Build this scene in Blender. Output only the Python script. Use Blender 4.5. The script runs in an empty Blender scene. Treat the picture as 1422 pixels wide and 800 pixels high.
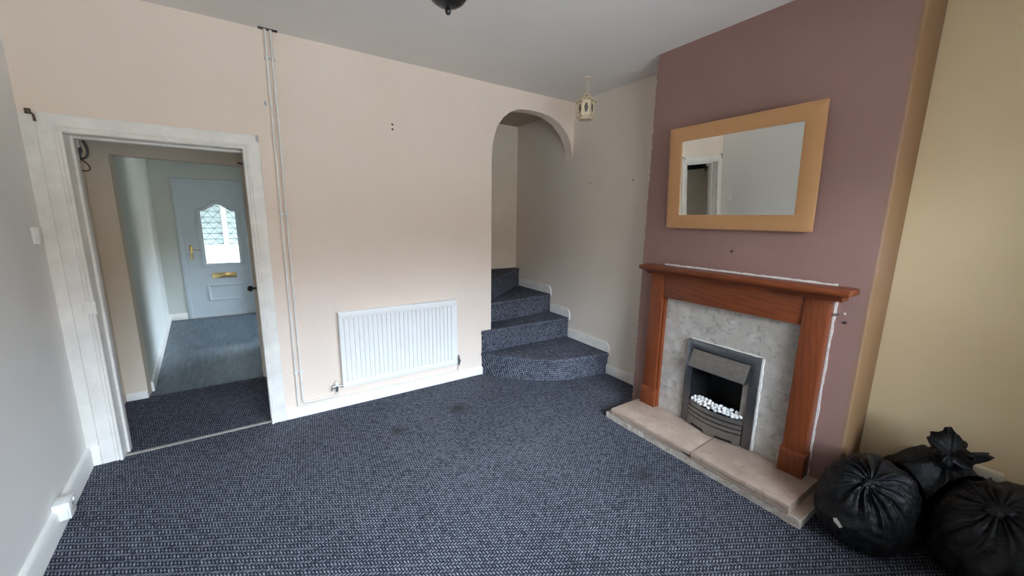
import bpy, bmesh, math, random
from mathutils import Vector, Matrix, noise

random.seed(7)
PI = math.pi
scene = bpy.context.scene
COL = scene.collection

# ------------------------------------------------------------------ dimensions
H = 2.778          # ceiling height
W = 3.92           # right wall
CH = 3.612         # chimney breast front face
CY0, CY1 = -2.66, -1.238
YF = -4.0          # front (window) wall
SKEW = -0.084      # the left wall leans out of square

def left_x(y):
    return SKEW * y

# ------------------------------------------------------------------ materials
def new_mat(name):
    m = bpy.data.materials.new(name)
    m.use_nodes = True
    nt = m.node_tree
    b = nt.nodes['Principled BSDF']
    return m, nt, b

def lin(c):
    return tuple(((x / 255) / 12.92 if x / 255 <= .04045 else ((x / 255 + .055) / 1.055) ** 2.4) for x in c)

def rgba(c):
    return (c[0], c[1], c[2], 1)

def N(nt, t, **kw):
    n = nt.nodes.new(t)
    for k, v in kw.items():
        if k in n.inputs:
            n.inputs[k].default_value = v
        else:
            setattr(n, k, v)
    return n

def math_n(nt, op, a, b=None, clamp=False):
    n = nt.nodes.new('ShaderNodeMath')
    n.operation = op
    n.use_clamp = clamp
    for i, v in enumerate((a, b)):
        if v is None:
            continue
        if isinstance(v, (int, float)):
            n.inputs[i].default_value = v
        else:
            nt.links.new(v, n.inputs[i])
    return n.outputs[0]

def mixc(nt, fac, a, b, blend='MIX'):
    n = nt.nodes.new('ShaderNodeMix')
    n.data_type = 'RGBA'
    n.blend_type = blend
    for sock, v in ((n.inputs[0], fac), (n.inputs[6], a), (n.inputs[7], b)):
        if isinstance(v, (int, float)):
            sock.default_value = v
        elif isinstance(v, tuple):
            sock.default_value = rgba(v)
        else:
            nt.links.new(v, sock)
    return n.outputs[2]

def ramp(nt, fac, stops):
    n = nt.nodes.new('ShaderNodeValToRGB')
    cr = n.color_ramp
    while len(cr.elements) < len(stops):
        cr.elements.new(.5)
    for e, (p, c) in zip(cr.elements, stops):
        e.position = p
        e.color = rgba(c) if isinstance(c, tuple) else (c, c, c, 1)
    nt.links.new(fac, n.inputs[0])
    return n.outputs[0]

def coords(nt, kind='Object'):
    return N(nt, 'ShaderNodeTexCoord').outputs[kind]

def noise_n(nt, vec, scale, detail=3, rough=.55, dist=0):
    n = N(nt, 'ShaderNodeTexNoise')
    n.inputs['Scale'].default_value = scale
    n.inputs['Detail'].default_value = detail
    n.inputs['Roughness'].default_value = rough
    n.inputs['Distortion'].default_value = dist
    nt.links.new(vec, n.inputs['Vector'])
    return n.outputs[0]

def bump(nt, b, height, strength=.3, dist=.01):
    n = N(nt, 'ShaderNodeBump')
    n.inputs['Strength'].default_value = strength
    n.inputs['Distance'].default_value = dist
    nt.links.new(height, n.inputs['Height'])
    nt.links.new(n.outputs[0], b.inputs['Normal'])

def plain(name, c, rough=.5, metal=0, var=.06, scale=14, bmp=.05, bscale=60, spec=.5):
    m, nt, b = new_mat(name)
    v = coords(nt)
    f = noise_n(nt, v, scale)
    d = tuple(max(0, x * (1 - var * 2)) for x in c)
    nt.links.new(mixc(nt, ramp(nt, f, [(.3, 0.), (.7, 1.)]), d, c), b.inputs['Base Color'])
    b.inputs['Roughness'].default_value = rough
    b.inputs['Metallic'].default_value = metal
    b.inputs['Specular IOR Level'].default_value = spec
    if bmp:
        bump(nt, b, noise_n(nt, v, bscale, 4), bmp, .004)
    return m

def paint(name, c, c2, scuff=None, rough=.75, bmp=.12):
    """matt wall paint: soft roller mottling, faint grubby patches, uneven old plaster"""
    m, nt, b = new_mat(name)
    v = coords(nt)
    big = noise_n(nt, v, 1.1, 4, .6)
    col = mixc(nt, ramp(nt, big, [(.38, 0.), (.68, 1.)]), c, c2)
    if scuff:
        sp = noise_n(nt, v, 5.5, 6, .7, .6)
        col = mixc(nt, ramp(nt, sp, [(.66, 0.), (.8, .45)]), col, scuff)
    nt.links.new(col, b.inputs['Base Color'])
    b.inputs['Roughness'].default_value = rough
    b.inputs['Specular IOR Level'].default_value = .25
    h = mixc(nt, .25, noise_n(nt, v, 3.0, 3), noise_n(nt, v, 90, 3))
    bump(nt, b, h, bmp, .02)
    return m

M = {}
M['cream'] = paint('cream wall paint', (.83, .70, .60), (.795, .665, .56), (.66, .56, .46))
M['cream_left'] = paint('window-lit grey cream paint', (.85, .835, .80), (.83, .81, .77), (.70, .67, .62))  # grey paint lifted paler to stand in for window light on it
M['cream_far'] = paint('pale stone wall paint', (.76, .675, .585), (.725, .635, .545), (.6, .52, .45))
M['yellow'] = paint('buff yellow wall paint', (.80, .64, .40), (.75, .585, .355), (.64, .49, .30))
M['hall'] = paint('pale hall paint', (.66, .68, .64), (.62, .635, .59), (.5, .5, .46))
M['nib'] = paint('lobby cream paint', (.74, .645, .53), (.69, .59, .475), (.5, .4, .32))
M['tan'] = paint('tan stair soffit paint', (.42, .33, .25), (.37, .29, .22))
M['ceil'] = paint('ceiling white', (.82, .775, .735), (.79, .74, .70), None, .85, .15)
M['gloss'] = plain('white gloss paint', (.90, .87, .82), .32, 0, .03, 6, .08, 26)
M['gloss_worn'] = plain('worn white gloss paint', (.88, .84, .78), .38, 0, .07, 9, .12, 22)
M['radiator'] = plain('radiator white enamel', (.86, .85, .82), .3, 0, .02, 5, .02, 30)
M['plastic'] = plain('white plastic', (.83, .82, .78), .35, 0, .03, 20, 0)
M['plastic_cream'] = plain('cream plastic', (.72, .65, .53), .4, 0, .04, 20, 0)
M['upvc'] = plain('white plastic door skin', (.62, .68, .72), .3, 0, .03, 6, .03, 20)
M['brass'] = plain('polished brass', (.80, .60, .28), .22, 1, .06, 30, 0)
M['chrome'] = plain('dull chrome', (.55, .55, .56), .28, 1, .08, 30, 0)
M['steel'] = plain('brushed steel', (.36, .352, .345), .36, 1, .1, 40, .08, 120)
M['steel_dark'] = plain('dark brushed steel', (.22, .225, .235), .34, 1, .12, 40, .08, 120)
M['black'] = plain('black enamel', (.012, .012, .013), .5, 0, .1, 20, .05)
M['black_gloss'] = plain('black painted metal', (.012, .011, .012), .3, .2, .1, 30, .1, 40)
M['knob'] = plain('black knob', (.02, .018, .02), .22, 0, .1, 30, 0)
M['rust'] = plain('tarnished bracket', (.17, .12, .08), .5, .6, .2, 60, .2)
M['cable'] = plain('black cable sheath', (.015, .013, .018), .45, 0, .1, 40, 0)
M['cable_brown'] = plain('brown cable sheath', (.07, .05, .03), .5, 0, .1, 40, 0)
M['filler'] = plain('white filler', (.80, .76, .71), .85, 0, .12, 60, .5, 90)
M['pebble'] = plain('white pebble', (.80, .78, .75), .55, 0, .08, 60, .15, 90)
M['lantern'] = plain('cream lantern metal', (.86, .70, .48), .45, .0, .25, 70, .2, 120)
M['inner_shade'] = plain('lantern inside shade', (.17, .145, .12), .2, 0, .1, 40, 0)  # dark tone for the shaded inside of the lantern
M['strip'] = plain('aluminium threshold', (.55, .52, .48), .35, .7, .08, 40, .1)
M['dark_mark'] = plain('dark rawl plug', (.06, .045, .045), .6, 0, .1, 40, 0)
M['concrete'] = plain('outdoor paving', (.30, .29, .27), .9, 0, .1, 3, .2)
M['cladding'] = plain('pale outdoor cladding', (.38, .45, .45), .7, 0, .06, 3, .05)
M['lead'] = plain('lead came', (.10, .11, .12), .5, .4, .1, 40, 0)

def wood(name, a, b_, c_, axis):
    """orange stained pine: grain along the given axis"""
    m, nt, b = new_mat(name)
    v = coords(nt)
    mp = N(nt, 'ShaderNodeMapping')
    mp.inputs['Scale'].default_value = {'X': (1.2, 13, 13), 'Z': (13, 13, 1.2)}[axis]
    nt.links.new(v, mp.inputs[0])
    n1 = noise_n(nt, mp.outputs[0], 2.2, 6, .6, 1.2)
    w = N(nt, 'ShaderNodeTexWave')
    w.inputs['Scale'].default_value = 1.6
    w.inputs['Distortion'].default_value = 7
    w.inputs['Detail'].default_value = 3
    w.bands_direction = 'DIAGONAL'
    nt.links.new(mp.outputs[0], w.inputs[0])
    col = mixc(nt, ramp(nt, n1, [(.3, 0.), (.75, 1.)]), a, b_)
    col = mixc(nt, math_n(nt, 'MULTIPLY', ramp(nt, w.outputs[1], [(.55, 0.), (1., 1.)]), .45), col, c_)
    nt.links.new(col, b.inputs['Base Color'])
    b.inputs['Roughness'].default_value = .38
    b.inputs['Specular IOR Level'].default_value = .35
    bump(nt, b, n1, .06, .003)
    return m

M['pine_h'] = wood('orange pine along', (.195, .047, .013), (.155, .035, .0095), (.085, .019, .006), 'X')
M['pine_v'] = wood('orange pine upright', (.195, .047, .013), (.155, .035, .0095), (.10, .022, .007), 'Z')
M['mirror_frame'] = wood('pale beech veneer', (.47, .245, .108), (.455, .236, .103), (.445, .228, .098), 'X')

def marble(name, base, blotch, vein, sc):
    m, nt, b = new_mat(name)
    v = coords(nt)
    vo = N(nt, 'ShaderNodeTexVoronoi')
    vo.inputs['Scale'].default_value = sc
    wv = N(nt, 'ShaderNodeVectorMath', operation='ADD')
    nn = N(nt, 'ShaderNodeTexNoise')
    nn.inputs['Scale'].default_value = sc * .9
    nn.inputs['Detail'].default_value = 5
    nt.links.new(v, nn.inputs['Vector'])
    sc_ = N(nt, 'ShaderNodeVectorMath', operation='SCALE')
    sc_.inputs['Scale'].default_value = .09
    nt.links.new(nn.outputs[1], sc_.inputs[0])
    nt.links.new(v, wv.inputs[0])
    nt.links.new(sc_.outputs[0], wv.inputs[1])
    nt.links.new(wv.outputs[0], vo.inputs['Vector'])
    col = mixc(nt, ramp(nt, vo.outputs[0], [(.12, 1.), (.62, 0.)]), base, blotch)
    f2 = noise_n(nt, v, sc * 1.6, 6, .68, .8)
    col = mixc(nt, ramp(nt, f2, [(.53, 0.), (.68, .8)]), col, vein)
    f3 = noise_n(nt, v, sc * 3.5, 3, .5)
    col = mixc(nt, ramp(nt, f3, [(.6, 0.), (.75, .5)]), col, tuple(min(1, x * 1.25) for x in base))
    nt.links.new(col, b.inputs['Base Color'])
    b.inputs['Roughness'].default_value = .32
    return m

M['marble'] = marble('mottled grey marble', (.40, .36, .315), (.50, .46, .415), (.215, .185, .155), 13)
M['hearth'] = marble('mottled buff marble', (.40, .30, .235), (.46, .355, .285), (.29, .205, .15), 9)

def rough_edge():
    m, nt, b = new_mat('broken hearth edge')
    v = coords(nt)
    f = noise_n(nt, v, 22, 6, .7)
    col = mixc(nt, ramp(nt, f, [(.35, 0.), (.65, 1.)]), (.36, .29, .235), (.60, .54, .48))
    nt.links.new(col, b.inputs['Base Color'])
    b.inputs['Roughness'].default_value = .8
    bump(nt, b, f, .5, .01)
    return m
M['hearth_edge'] = rough_edge()

def chimney_paint():
    m, nt, b = new_mat('mauve chimney paint')
    v = coords(nt)
    s = N(nt, 'ShaderNodeSeparateXYZ')
    nt.links.new(v, s.inputs[0])
    big = noise_n(nt, v, 1.3, 4, .6)
    mauve = mixc(nt, ramp(nt, big, [(.35, 0.), (.7, 1.)]), (.292, .168, .141), (.255, .146, .122))
    wob = noise_n(nt, v, 2.5, 3)
    # the tan paint of the return laps a little round the corner
    e = math_n(nt, 'ADD', s.outputs[1], math_n(nt, 'MULTIPLY', math_n(nt, 'SUBTRACT', wob, .5), .05))
    fac = ramp(nt, math_n(nt, 'MULTIPLY_ADD', e, -40.0) if False else math_n(nt, 'MULTIPLY', math_n(nt, 'SUBTRACT', -2.636, e), 40, True), [(0, 0.), (1, 1.)])
    tan = mixc(nt, ramp(nt, big, [(.35, 0.), (.7, 1.)]), (.27, .155, .074), (.225, .126, .058))
    col = mixc(nt, fac, mauve, tan)
    # chipped paint showing plaster down the far arris
    ch = noise_n(nt, v, 34, 3, .6)
    far = math_n(nt, 'MULTIPLY', math_n(nt, 'SUBTRACT', s.outputs[1], -1.252), 300, True)
    chip = math_n(nt, 'MULTIPLY', far, ramp(nt, ch, [(.58, 0.), (.62, 1.)]))
    col = mixc(nt, chip, col, (.78, .72, .66))
    nt.links.new(col, b.inputs['Base Color'])
    b.inputs['Roughness'].default_value = .62
    b.inputs['Specular IOR Level'].default_value = .3
    bump(nt, b, mixc(nt, .25, noise_n(nt, v, 3.5, 3), noise_n(nt, v, 80, 3)), .16, .02)
    return m
M['chimney'] = chimney_paint()

def carpet(name, stains=()):
    """navy loop carpet woven with slanting grey flecks in rows"""
    m, nt, b = new_mat(name)
    v = coords(nt)
    s = N(nt, 'ShaderNodeSeparateXYZ')
    nt.links.new(v, s.inputs[0])
    wob = noise_n(nt, v, 7, 2)
    x = math_n(nt, 'ADD', s.outputs[0], math_n(nt, 'MULTIPLY', wob, .012))
    y = math_n(nt, 'ADD', s.outputs[1], s.outputs[2])
    r = math_n(nt, 'ADD', math_n(nt, 'MULTIPLY', x, .50), math_n(nt, 'MULTIPLY', y, .866))
    t = math_n(nt, 'SUBTRACT', math_n(nt, 'MULTIPLY', x, .866), math_n(nt, 'MULTIPLY', y, .50))
    row = math_n(nt, 'MULTIPLY', r, 1 / .018)
    fr = math_n(nt, 'FRACT', row)
    idx = math_n(nt, 'FLOOR', row)
    par = math_n(nt, 'FLOORED_MODULO', idx, 2.0)
    sgn = math_n(nt, 'SUBTRACT', math_n(nt, 'MULTIPLY', par, 2.0), 1.0)
    slant = math_n(nt, 'MULTIPLY', math_n(nt, 'MULTIPLY', math_n(nt, 'SUBTRACT', fr, .5), sgn), .8)
    u = math_n(nt, 'ADD', math_n(nt, 'MULTIPLY', t, 1 / .0165), math_n(nt, 'ADD', math_n(nt, 'MULTIPLY', par, .5), slant))
    fu = math_n(nt, 'FRACT', u)
    cell = N(nt, 'ShaderNodeCombineXYZ')
    nt.links.new(math_n(nt, 'FLOOR', u), cell.inputs[0])
    nt.links.new(idx, cell.inputs[1])
    wn = N(nt, 'ShaderNodeTexWhiteNoise', noise_dimensions='2D')
    nt.links.new(cell.outputs[0], wn.inputs[0])
    a = math_n(nt, 'SUBTRACT', 1.0, math_n(nt, 'MULTIPLY', math_n(nt, 'ABSOLUTE', math_n(nt, 'SUBTRACT', fu, .5)), 2.0))
    c = math_n(nt, 'SUBTRACT', 1.0, math_n(nt, 'MULTIPLY', math_n(nt, 'ABSOLUTE', math_n(nt, 'SUBTRACT', fr, .5)), 2.0))
    g = math_n(nt, 'MULTIPLY', math_n(nt, 'POWER', a, .9), math_n(nt, 'POWER', c, .35))
    g = math_n(nt, 'MULTIPLY', g, math_n(nt, 'ADD', math_n(nt, 'MULTIPLY', wn.outputs[0], .42), .80))
    fine = noise_n(nt, v, 150, 3, .75)
    mid = noise_n(nt, v, 42, 2, .6)
    g2 = math_n(nt, 'ADD', g, math_n(nt, 'MULTIPLY', math_n(nt, 'SUBTRACT', fine, .5), 1.3))
    g2 = math_n(nt, 'ADD', g2, math_n(nt, 'MULTIPLY', math_n(nt, 'SUBTRACT', mid, .5), .6))
    fleck = ramp(nt, g2, [(.38, 0.), (.78, 1.)])
    pile = ramp(nt, noise_n(nt, v, 1.4, 4, .6), [(.3, 0.), (.7, 1.)])
    dark = mixc(nt, pile, (.0165, .019, .028), (.026, .029, .040))
    light = mixc(nt, pile, (.215, .225, .268), (.285, .295, .345))
    col = mixc(nt, fleck, dark, light)
    for (px, py, rad) in stains:
        dx = math_n(nt, 'POWER', math_n(nt, 'SUBTRACT', s.outputs[0], px), 2.0)
        dy = math_n(nt, 'POWER', math_n(nt, 'SUBTRACT', s.outputs[1], py), 2.0)
        d = math_n(nt, 'SQRT', math_n(nt, 'ADD', dx, dy))
        d = math_n(nt, 'ADD', d, math_n(nt, 'MULTIPLY', math_n(nt, 'SUBTRACT', noise_n(nt, v, 14, 4), .5), rad * .9))
        f = math_n(nt, 'SUBTRACT', 1.0, math_n(nt, 'DIVIDE', d, rad), True)
        col = mixc(nt, math_n(nt, 'MULTIPLY', f, .75, True), col, (.03, .028, .027))
    nt.links.new(col, b.inputs['Base Color'])
    b.inputs['Roughness'].default_value = .95
    b.inputs['Specular IOR Level'].default_value = .1
    bump(nt, b, g2, .25, .004)
    return m

M['carpet'] = carpet('navy fleck carpet', [(2.285, -.544, .13), (2.9, -1.92, .10), (1.75, -.62, .08)])
M['carpet_stair'] = carpet('navy fleck stair carpet')

def laminate():
    m, nt, b = new_mat('blue grey laminate')
    v = coords(nt)
    mp = N(nt, 'ShaderNodeMapping')
    mp.inputs['Rotation'].default_value = (0, 0, PI / 2)
    nt.links.new(v, mp.inputs[0])
    br = N(nt, 'ShaderNodeTexBrick')
    br.inputs['Scale'].default_value = 1
    br.inputs['Brick Width'].default_value = 1.2
    br.inputs['Row Height'].default_value = .19
    br.inputs['Mortar Size'].default_value = .003
    br.inputs['Color1'].default_value = (.062, .083, .108, 1)
    br.inputs['Color2'].default_value = (.048, .067, .09, 1)
    br.inputs['Mortar'].default_value = (.05, .06, .07, 1)
    nt.links.new(mp.outputs[0], br.inputs['Vector'])
    mp2 = N(nt, 'ShaderNodeMapping')
    mp2.inputs['Scale'].default_value = (9, 1.2, 1)
    nt.links.new(v, mp2.inputs[0])
    g = noise_n(nt, mp2.outputs[0], 3, 6, .65, .6)
    col = mixc(nt, ramp(nt, g, [(.42, 0.), (.72, .8)]), br.outputs[0], (.19, .225, .25))
    nt.links.new(col, b.inputs['Base Color'])
    nt.links.new(ramp(nt, g, [(.3, .38), (.8, .55)]), b.inputs['Roughness'])
    return m
M['laminate'] = laminate()

def bag_plastic():
    m, nt, b = new_mat('black refuse sack')
    v = coords(nt)
    n1 = noise_n(nt, v, 16, 6, .62, 1.6)
    n2 = noise_n(nt, v, 48, 4, .6, .8)
    b.inputs['Base Color'].default_value = (.008, .0084, .0095, 1)
    nt.links.new(ramp(nt, n1, [(.3, .34), (.7, .5)]), b.inputs['Roughness'])
    b.inputs['Specular IOR Level'].default_value = .32
    bump(nt, b, mixc(nt, .3, n1, n2), .55, .02)
    return m
M['bag'] = bag_plastic()

def mirror_glass():
    m, nt, b = new_mat('silvered glass')
    b.inputs['Base Color'].default_value = (.86, .88, .86, 1)
    b.inputs['Metallic'].default_value = 1
    v = coords(nt)
    nt.links.new(ramp(nt, noise_n(nt, v, 3, 2), [(.3, .004), (.8, .012)]), b.inputs['Roughness'])
    return m
M['mirror'] = mirror_glass()

def pane_glass():
    m, nt, b = new_mat('clear pane')
    nt.nodes.remove(b)
    out = nt.nodes['Material Output']
    tr = N(nt, 'ShaderNodeBsdfTransparent')
    tr.inputs[0].default_value = (.95, .97, .97, 1)
    gl = N(nt, 'ShaderNodeBsdfGlossy')
    gl.inputs['Roughness'].default_value = .02
    fr = N(nt, 'ShaderNodeFresnel')
    fr.inputs[0].default_value = 1.45
    mx = N(nt, 'ShaderNodeMixShader')
    nt.links.new(fr.outputs[0], mx.inputs[0])
    nt.links.new(tr.outputs[0], mx.inputs[1])
    nt.links.new(gl.outputs[0], mx.inputs[2])
    nt.links.new(mx.outputs[0], out.inputs[0])
    return m
M['glass'] = pane_glass()

# ------------------------------------------------------------------ mesh builder
class B:
    def __init__(s):
        s.bm = bmesh.new()

    def _fin(s, before, mi=0):
        for f in s.bm.faces:
            if f not in before:
                f.material_index = mi

    def box(s, x0, x1, y0, y1, z0, z1, bev=0, seg=2, mi=0):
        before = set(s.bm.faces)
        r = bmesh.ops.create_cube(s.bm, size=1)
        for v in r['verts']:
            v.co = Vector(((x0 + x1) / 2 + v.co.x * (x1 - x0), (y0 + y1) / 2 + v.co.y * (y1 - y0), (z0 + z1) / 2 + v.co.z * (z1 - z0)))
        if bev:
            es = list({e for v in r['verts'] for e in v.link_edges})
            bmesh.ops.bevel(s.bm, geom=es, offset=bev, segments=seg, profile=.5, affect='EDGES')
        s._fin(before, mi)
        return s

    def prism(s, pts, axis, a, b, bev=0, seg=2, mi=0, only=None):
        """polygon in the plane across `axis`, extruded from a to b"""
        before = set(s.bm.faces)
        def P(p, t):
            return {'x': (t, p[0], p[1]), 'y': (p[0], t, p[1]), 'z': (p[0], p[1], t)}[axis]
        lo = [s.bm.verts.new(P(p, a)) for p in pts]
        hi = [s.bm.verts.new(P(p, b)) for p in pts]
        n = len(pts)
        fs = [s.bm.faces.new(lo), s.bm.faces.new(hi)]
        for i in range(n):
            fs.append(s.bm.faces.new((lo[i], lo[(i + 1) % n], hi[(i + 1) % n], hi[i])))
        bmesh.ops.recalc_face_normals(s.bm, faces=fs)
        if bev:
            if only == 'hi':
                es = list(fs[1].edges)
            elif only == 'caps':
                es = list(fs[0].edges) + list(fs[1].edges)
            else:
                es = list({e for f in fs for e in f.edges})
            bmesh.ops.bevel(s.bm, geom=es, offset=bev, segments=seg, profile=.5, affect='EDGES', clamp_overlap=True)
        s._fin(before, mi)
        return s

    def lathe(s, prof, c=(0, 0, 0), seg=24, mi=0, axis='z', flat=False):
        before = set(s.bm.faces)
        def P(r, h, a):
            u, v = r * math.cos(a), r * math.sin(a)
            d = {'z': (u, v, h), 'y': (u, h, v), 'x': (h, u, v)}[axis]
            return Vector(c) + Vector(d)
        rings = []
        for r, h in prof:
            if r < 1e-5:
                rings.append([s.bm.verts.new(P(0, h, 0))])
            else:
                rings.append([s.bm.verts.new(P(r, h, 2 * PI * k / seg)) for k in range(seg)])
        fs = []
        for A, C in zip(rings, rings[1:]):
            for k in range(seg):
                q = (A[k % len(A)], A[(k + 1) % len(A)], C[(k + 1) % len(C)], C[k % len(C)])
                q = list(dict.fromkeys(q))
                if len(q) > 2:
                    fs.append(s.bm.faces.new(q))
        for R in (rings[0], rings[-1]):
            if len(R) > 2:
                fs.append(s.bm.faces.new(R))
        bmesh.ops.recalc_face_normals(s.bm, faces=fs)
        s._fin(before, mi)
        return s

    def tube(s, pts, r, seg=10, mi=0, closed=False):
        before = set(s.bm.faces)
        pts = [Vector(p) for p in pts]
        n = len(pts)
        rad = r if isinstance(r, (list, tuple)) else [r] * n
        rings = []
        up = None
        for i, p in enumerate(pts):
            if closed:
                t = pts[(i + 1) % n] - pts[i - 1]
            else:
                t = pts[min(i + 1, n - 1)] - pts[max(i - 1, 0)]
            t.normalize()
            if up is None:
                up = t.orthogonal().normalized()
            up = (up - t * up.dot(t)).normalized()
            w = t.cross(up)
            rings.append([s.bm.verts.new(p + (up * math.cos(2 * PI * k / seg) + w * math.sin(2 * PI * k / seg)) * rad[i]) for k in range(seg)])
        fs = []
        for i in range(n if closed else n - 1):
            A, C = rings[i], rings[(i + 1) % n]
            for k in range(seg):
                fs.append(s.bm.faces.new((A[k], A[(k + 1) % seg], C[(k + 1) % seg], C[k])))
        if not closed:
            fs.append(s.bm.faces.new(rings[0]))
            fs.append(s.bm.faces.new(rings[-1]))
        bmesh.ops.recalc_face_normals(s.bm, faces=fs)
        s._fin(before, mi)
        return s

    def ball(s, c, r, sc=(1, 1, 1), sub=2, mi=0, jit=0, seed=0):
        before = set(s.bm.faces)
        g = bmesh.ops.create_icosphere(s.bm, subdivisions=sub, radius=r)
        for v in g['verts']:
            d = v.co.copy()
            k = 1 + jit * noise.noise(d / r * 1.2 + Vector((seed * 7.3, seed * 1.7, 0)))
            v.co = Vector(c) + Vector((d.x * sc[0] * k, d.y * sc[1] * k, d.z * sc[2] * k))
        s._fin(before, mi)
        return s

    def ring_panel(s, outer, inner, to3, depth):
        """plate with a hole: outer and inner loops of the same count, 2D, mapped by to3(u, v, w)"""
        before = set(s.bm.faces)
        n = len(outer)
        L = [[s.bm.verts.new(to3(p[0], p[1], w)) for p in loop] for loop in (outer, inner) for w in (0, depth)]
        of, ob, inf, inb = L
        fs = []
        for i in range(n):
            j = (i + 1) % n
            for a, c in ((of, inf), (inf, inb), (inb, ob), (ob, of)):
                fs.append(s.bm.faces.new((a[i], a[j], c[j], c[i])))
        bmesh.ops.recalc_face_normals(s.bm, faces=fs)
        s._fin(before)
        return s

    def build(s, name, mats, parent=None, origin=None, smooth=35):
        if origin is None:
            origin = ORG.get(parent.name, (0, 0, 0)) if parent else (0, 0, 0)
        o3 = Vector(origin)
        for v in s.bm.verts:
            v.co -= o3
        me = bpy.data.meshes.new(name)
        s.bm.to_mesh(me)
        s.bm.free()
        if not isinstance(mats, (list, tuple)):
            mats = [mats]
        for m in mats:
            me.materials.append(m)
        if smooth:
            for p in me.polygons:
                p.use_smooth = True
            me.set_sharp_from_angle(angle=math.radians(smooth))
        o = bpy.data.objects.new(name, me)
        COL.objects.link(o)
        if parent:
            o.parent = parent
            ORG[o.name] = origin
        else:
            o.location = o3
        return o

ORG = {}

def thing(name, label, cat, loc=(0, 0, 0), rotz=0, group=None, local=False, rot=None):
    o = bpy.data.objects.new(name, None)
    COL.objects.link(o)
    o.empty_display_size = .1
    o.location = loc
    o.rotation_euler = rot if rot else (0, 0, rotz)
    o['label'] = label
    o['category'] = cat
    if group:
        o['group'] = group
    ORG[o.name] = (0, 0, 0) if local else tuple(loc)
    return o

def tag(o, label, cat, group=None):
    o['label'] = label
    o['category'] = cat
    if group:
        o['group'] = group
    return o

def struct(o, label=None):
    o['kind'] = 'structure'
    if label:
        o['label'] = label
    return o

# ================================================================== THE ROOM SHELL
DX0, DX1, DH = .157, .972, 2.0          # living room doorway
ARCH = [(2.907, 0), (2.907, 2.12), (2.909, 2.22), (2.922, 2.295), (2.961, 2.409), (3.032, 2.505), (3.116, 2.571), (3.214, 2.606),
        (3.329, 2.617), (3.462, 2.615), (3.586, 2.60), (3.717, 2.55), (3.824, 2.46), (3.883, 2.358), (3.912, 2.25), (3.92, 2.19)]

b = B()
b.prism([(-.16, 0), (DX0 - .012, 0), (DX0 - .012, DH + .012), (DX1 + .012, DH + .012), (DX1 + .012, 0)] + ARCH + [(W, H), (-.16, H)], 'y', 0, .12)
struct(b.build('wall_back', M['cream'], smooth=20), 'cream back wall with the doorway and the arched opening to the stairs')

b = B()
b.prism([(0, 0), (left_x(YF - .15), YF - .15), (left_x(YF - .15) - .12, YF - .15), (-.16, 0)], 'z', 0, H)
struct(b.build('wall_left', M['cream_left']), 'plain pale left wall with a light switch')

b = B()
b.box(W, W + .12, YF - .15, CY0, 0, H)
struct(b.build('wall_right_near', M['yellow']), 'buff yellow alcove wall behind the refuse sacks')
b = B()
b.box(W, W + .12, CY0, 1.2, 0, H)
struct(b.build('wall_right_far', M['cream_far']), 'pale wall running from the chimney breast through the arch up the stairs')

# chimney breast with a fire opening
b = B()
b.prism([(CY0, 0), (-2.16, 0), (-2.16, .70), (-1.765, .70), (-1.765, 0), (CY1, 0), (CY1, H), (CY0, H)], 'x', CH, W - .002)
es = [e for e in b.bm.edges if abs(e.verts[0].co.x - CH) < 1e-4 and abs(e.verts[1].co.x - CH) < 1e-4
      and abs(e.verts[0].co.y - e.verts[1].co.y) < 1e-4 and e.verts[0].co.y in (e.verts[1].co.y,) and (abs(e.verts[0].co.y - CY0) < 1e-3 or abs(e.verts[0].co.y - CY1) < 1e-3)]
bmesh.ops.bevel(b.bm, geom=es, offset=.014, segments=4, profile=.5, affect='EDGES')
struct(b.build('wall_chimney', M['chimney']), 'mauve painted chimney breast with a tan return')

# front wall behind the viewer with its window opening
WX0, WX1, WZ0, WZ1 = .60, 3.28, .80, 2.36
b = B()
xl = left_x(YF)
b.box(xl - .1, WX0, YF - .15, YF, 0, H)
b.box(WX1, W + .12, YF - .15, YF, 0, H)
b.box(WX0, WX1, YF - .15, YF, 0, WZ0)
b.box(WX0, WX1, YF - .15, YF, WZ1, H)
struct(b.build('wall_front', M['cream_far']))
wf = B()
wf.box(WX0, WX1, YF - .12, YF - .06, WZ0, WZ0 + .06, .004)
wf.box(WX0, WX1, YF - .12, YF - .06, WZ1 - .06, WZ1, .004)
wf.box(WX0, WX0 + .06, YF - .12, YF - .06, WZ0 + .06, WZ1 - .06, .004)
wf.box(WX1 - .06, WX1, YF - .12, YF - .06, WZ0 + .06, WZ1 - .06, .004)
wf.box((WX0 + WX1) / 2 - .035, (WX0 + WX1) / 2 + .035, YF - .12, YF - .06, WZ0 + .06, WZ1 - .06, .004)
w1 = struct(wf.build('window_1', M['gloss']))
B().box(WX0 - .05, WX1 + .05, YF - .05, YF + .14, WZ0 - .03, WZ0, .008).build('window_sill', M['gloss'], w1)
p = B()
p.box(WX0 + .06, (WX0 + WX1) / 2 - .035, YF - .092, YF - .088, WZ0 + .06, WZ1 - .06)
p.box((WX0 + WX1) / 2 + .035, WX1 - .06, YF - .092, YF - .088, WZ0 + .06, WZ1 - .06)
p.build('window_pane', M['glass'], w1)

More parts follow.
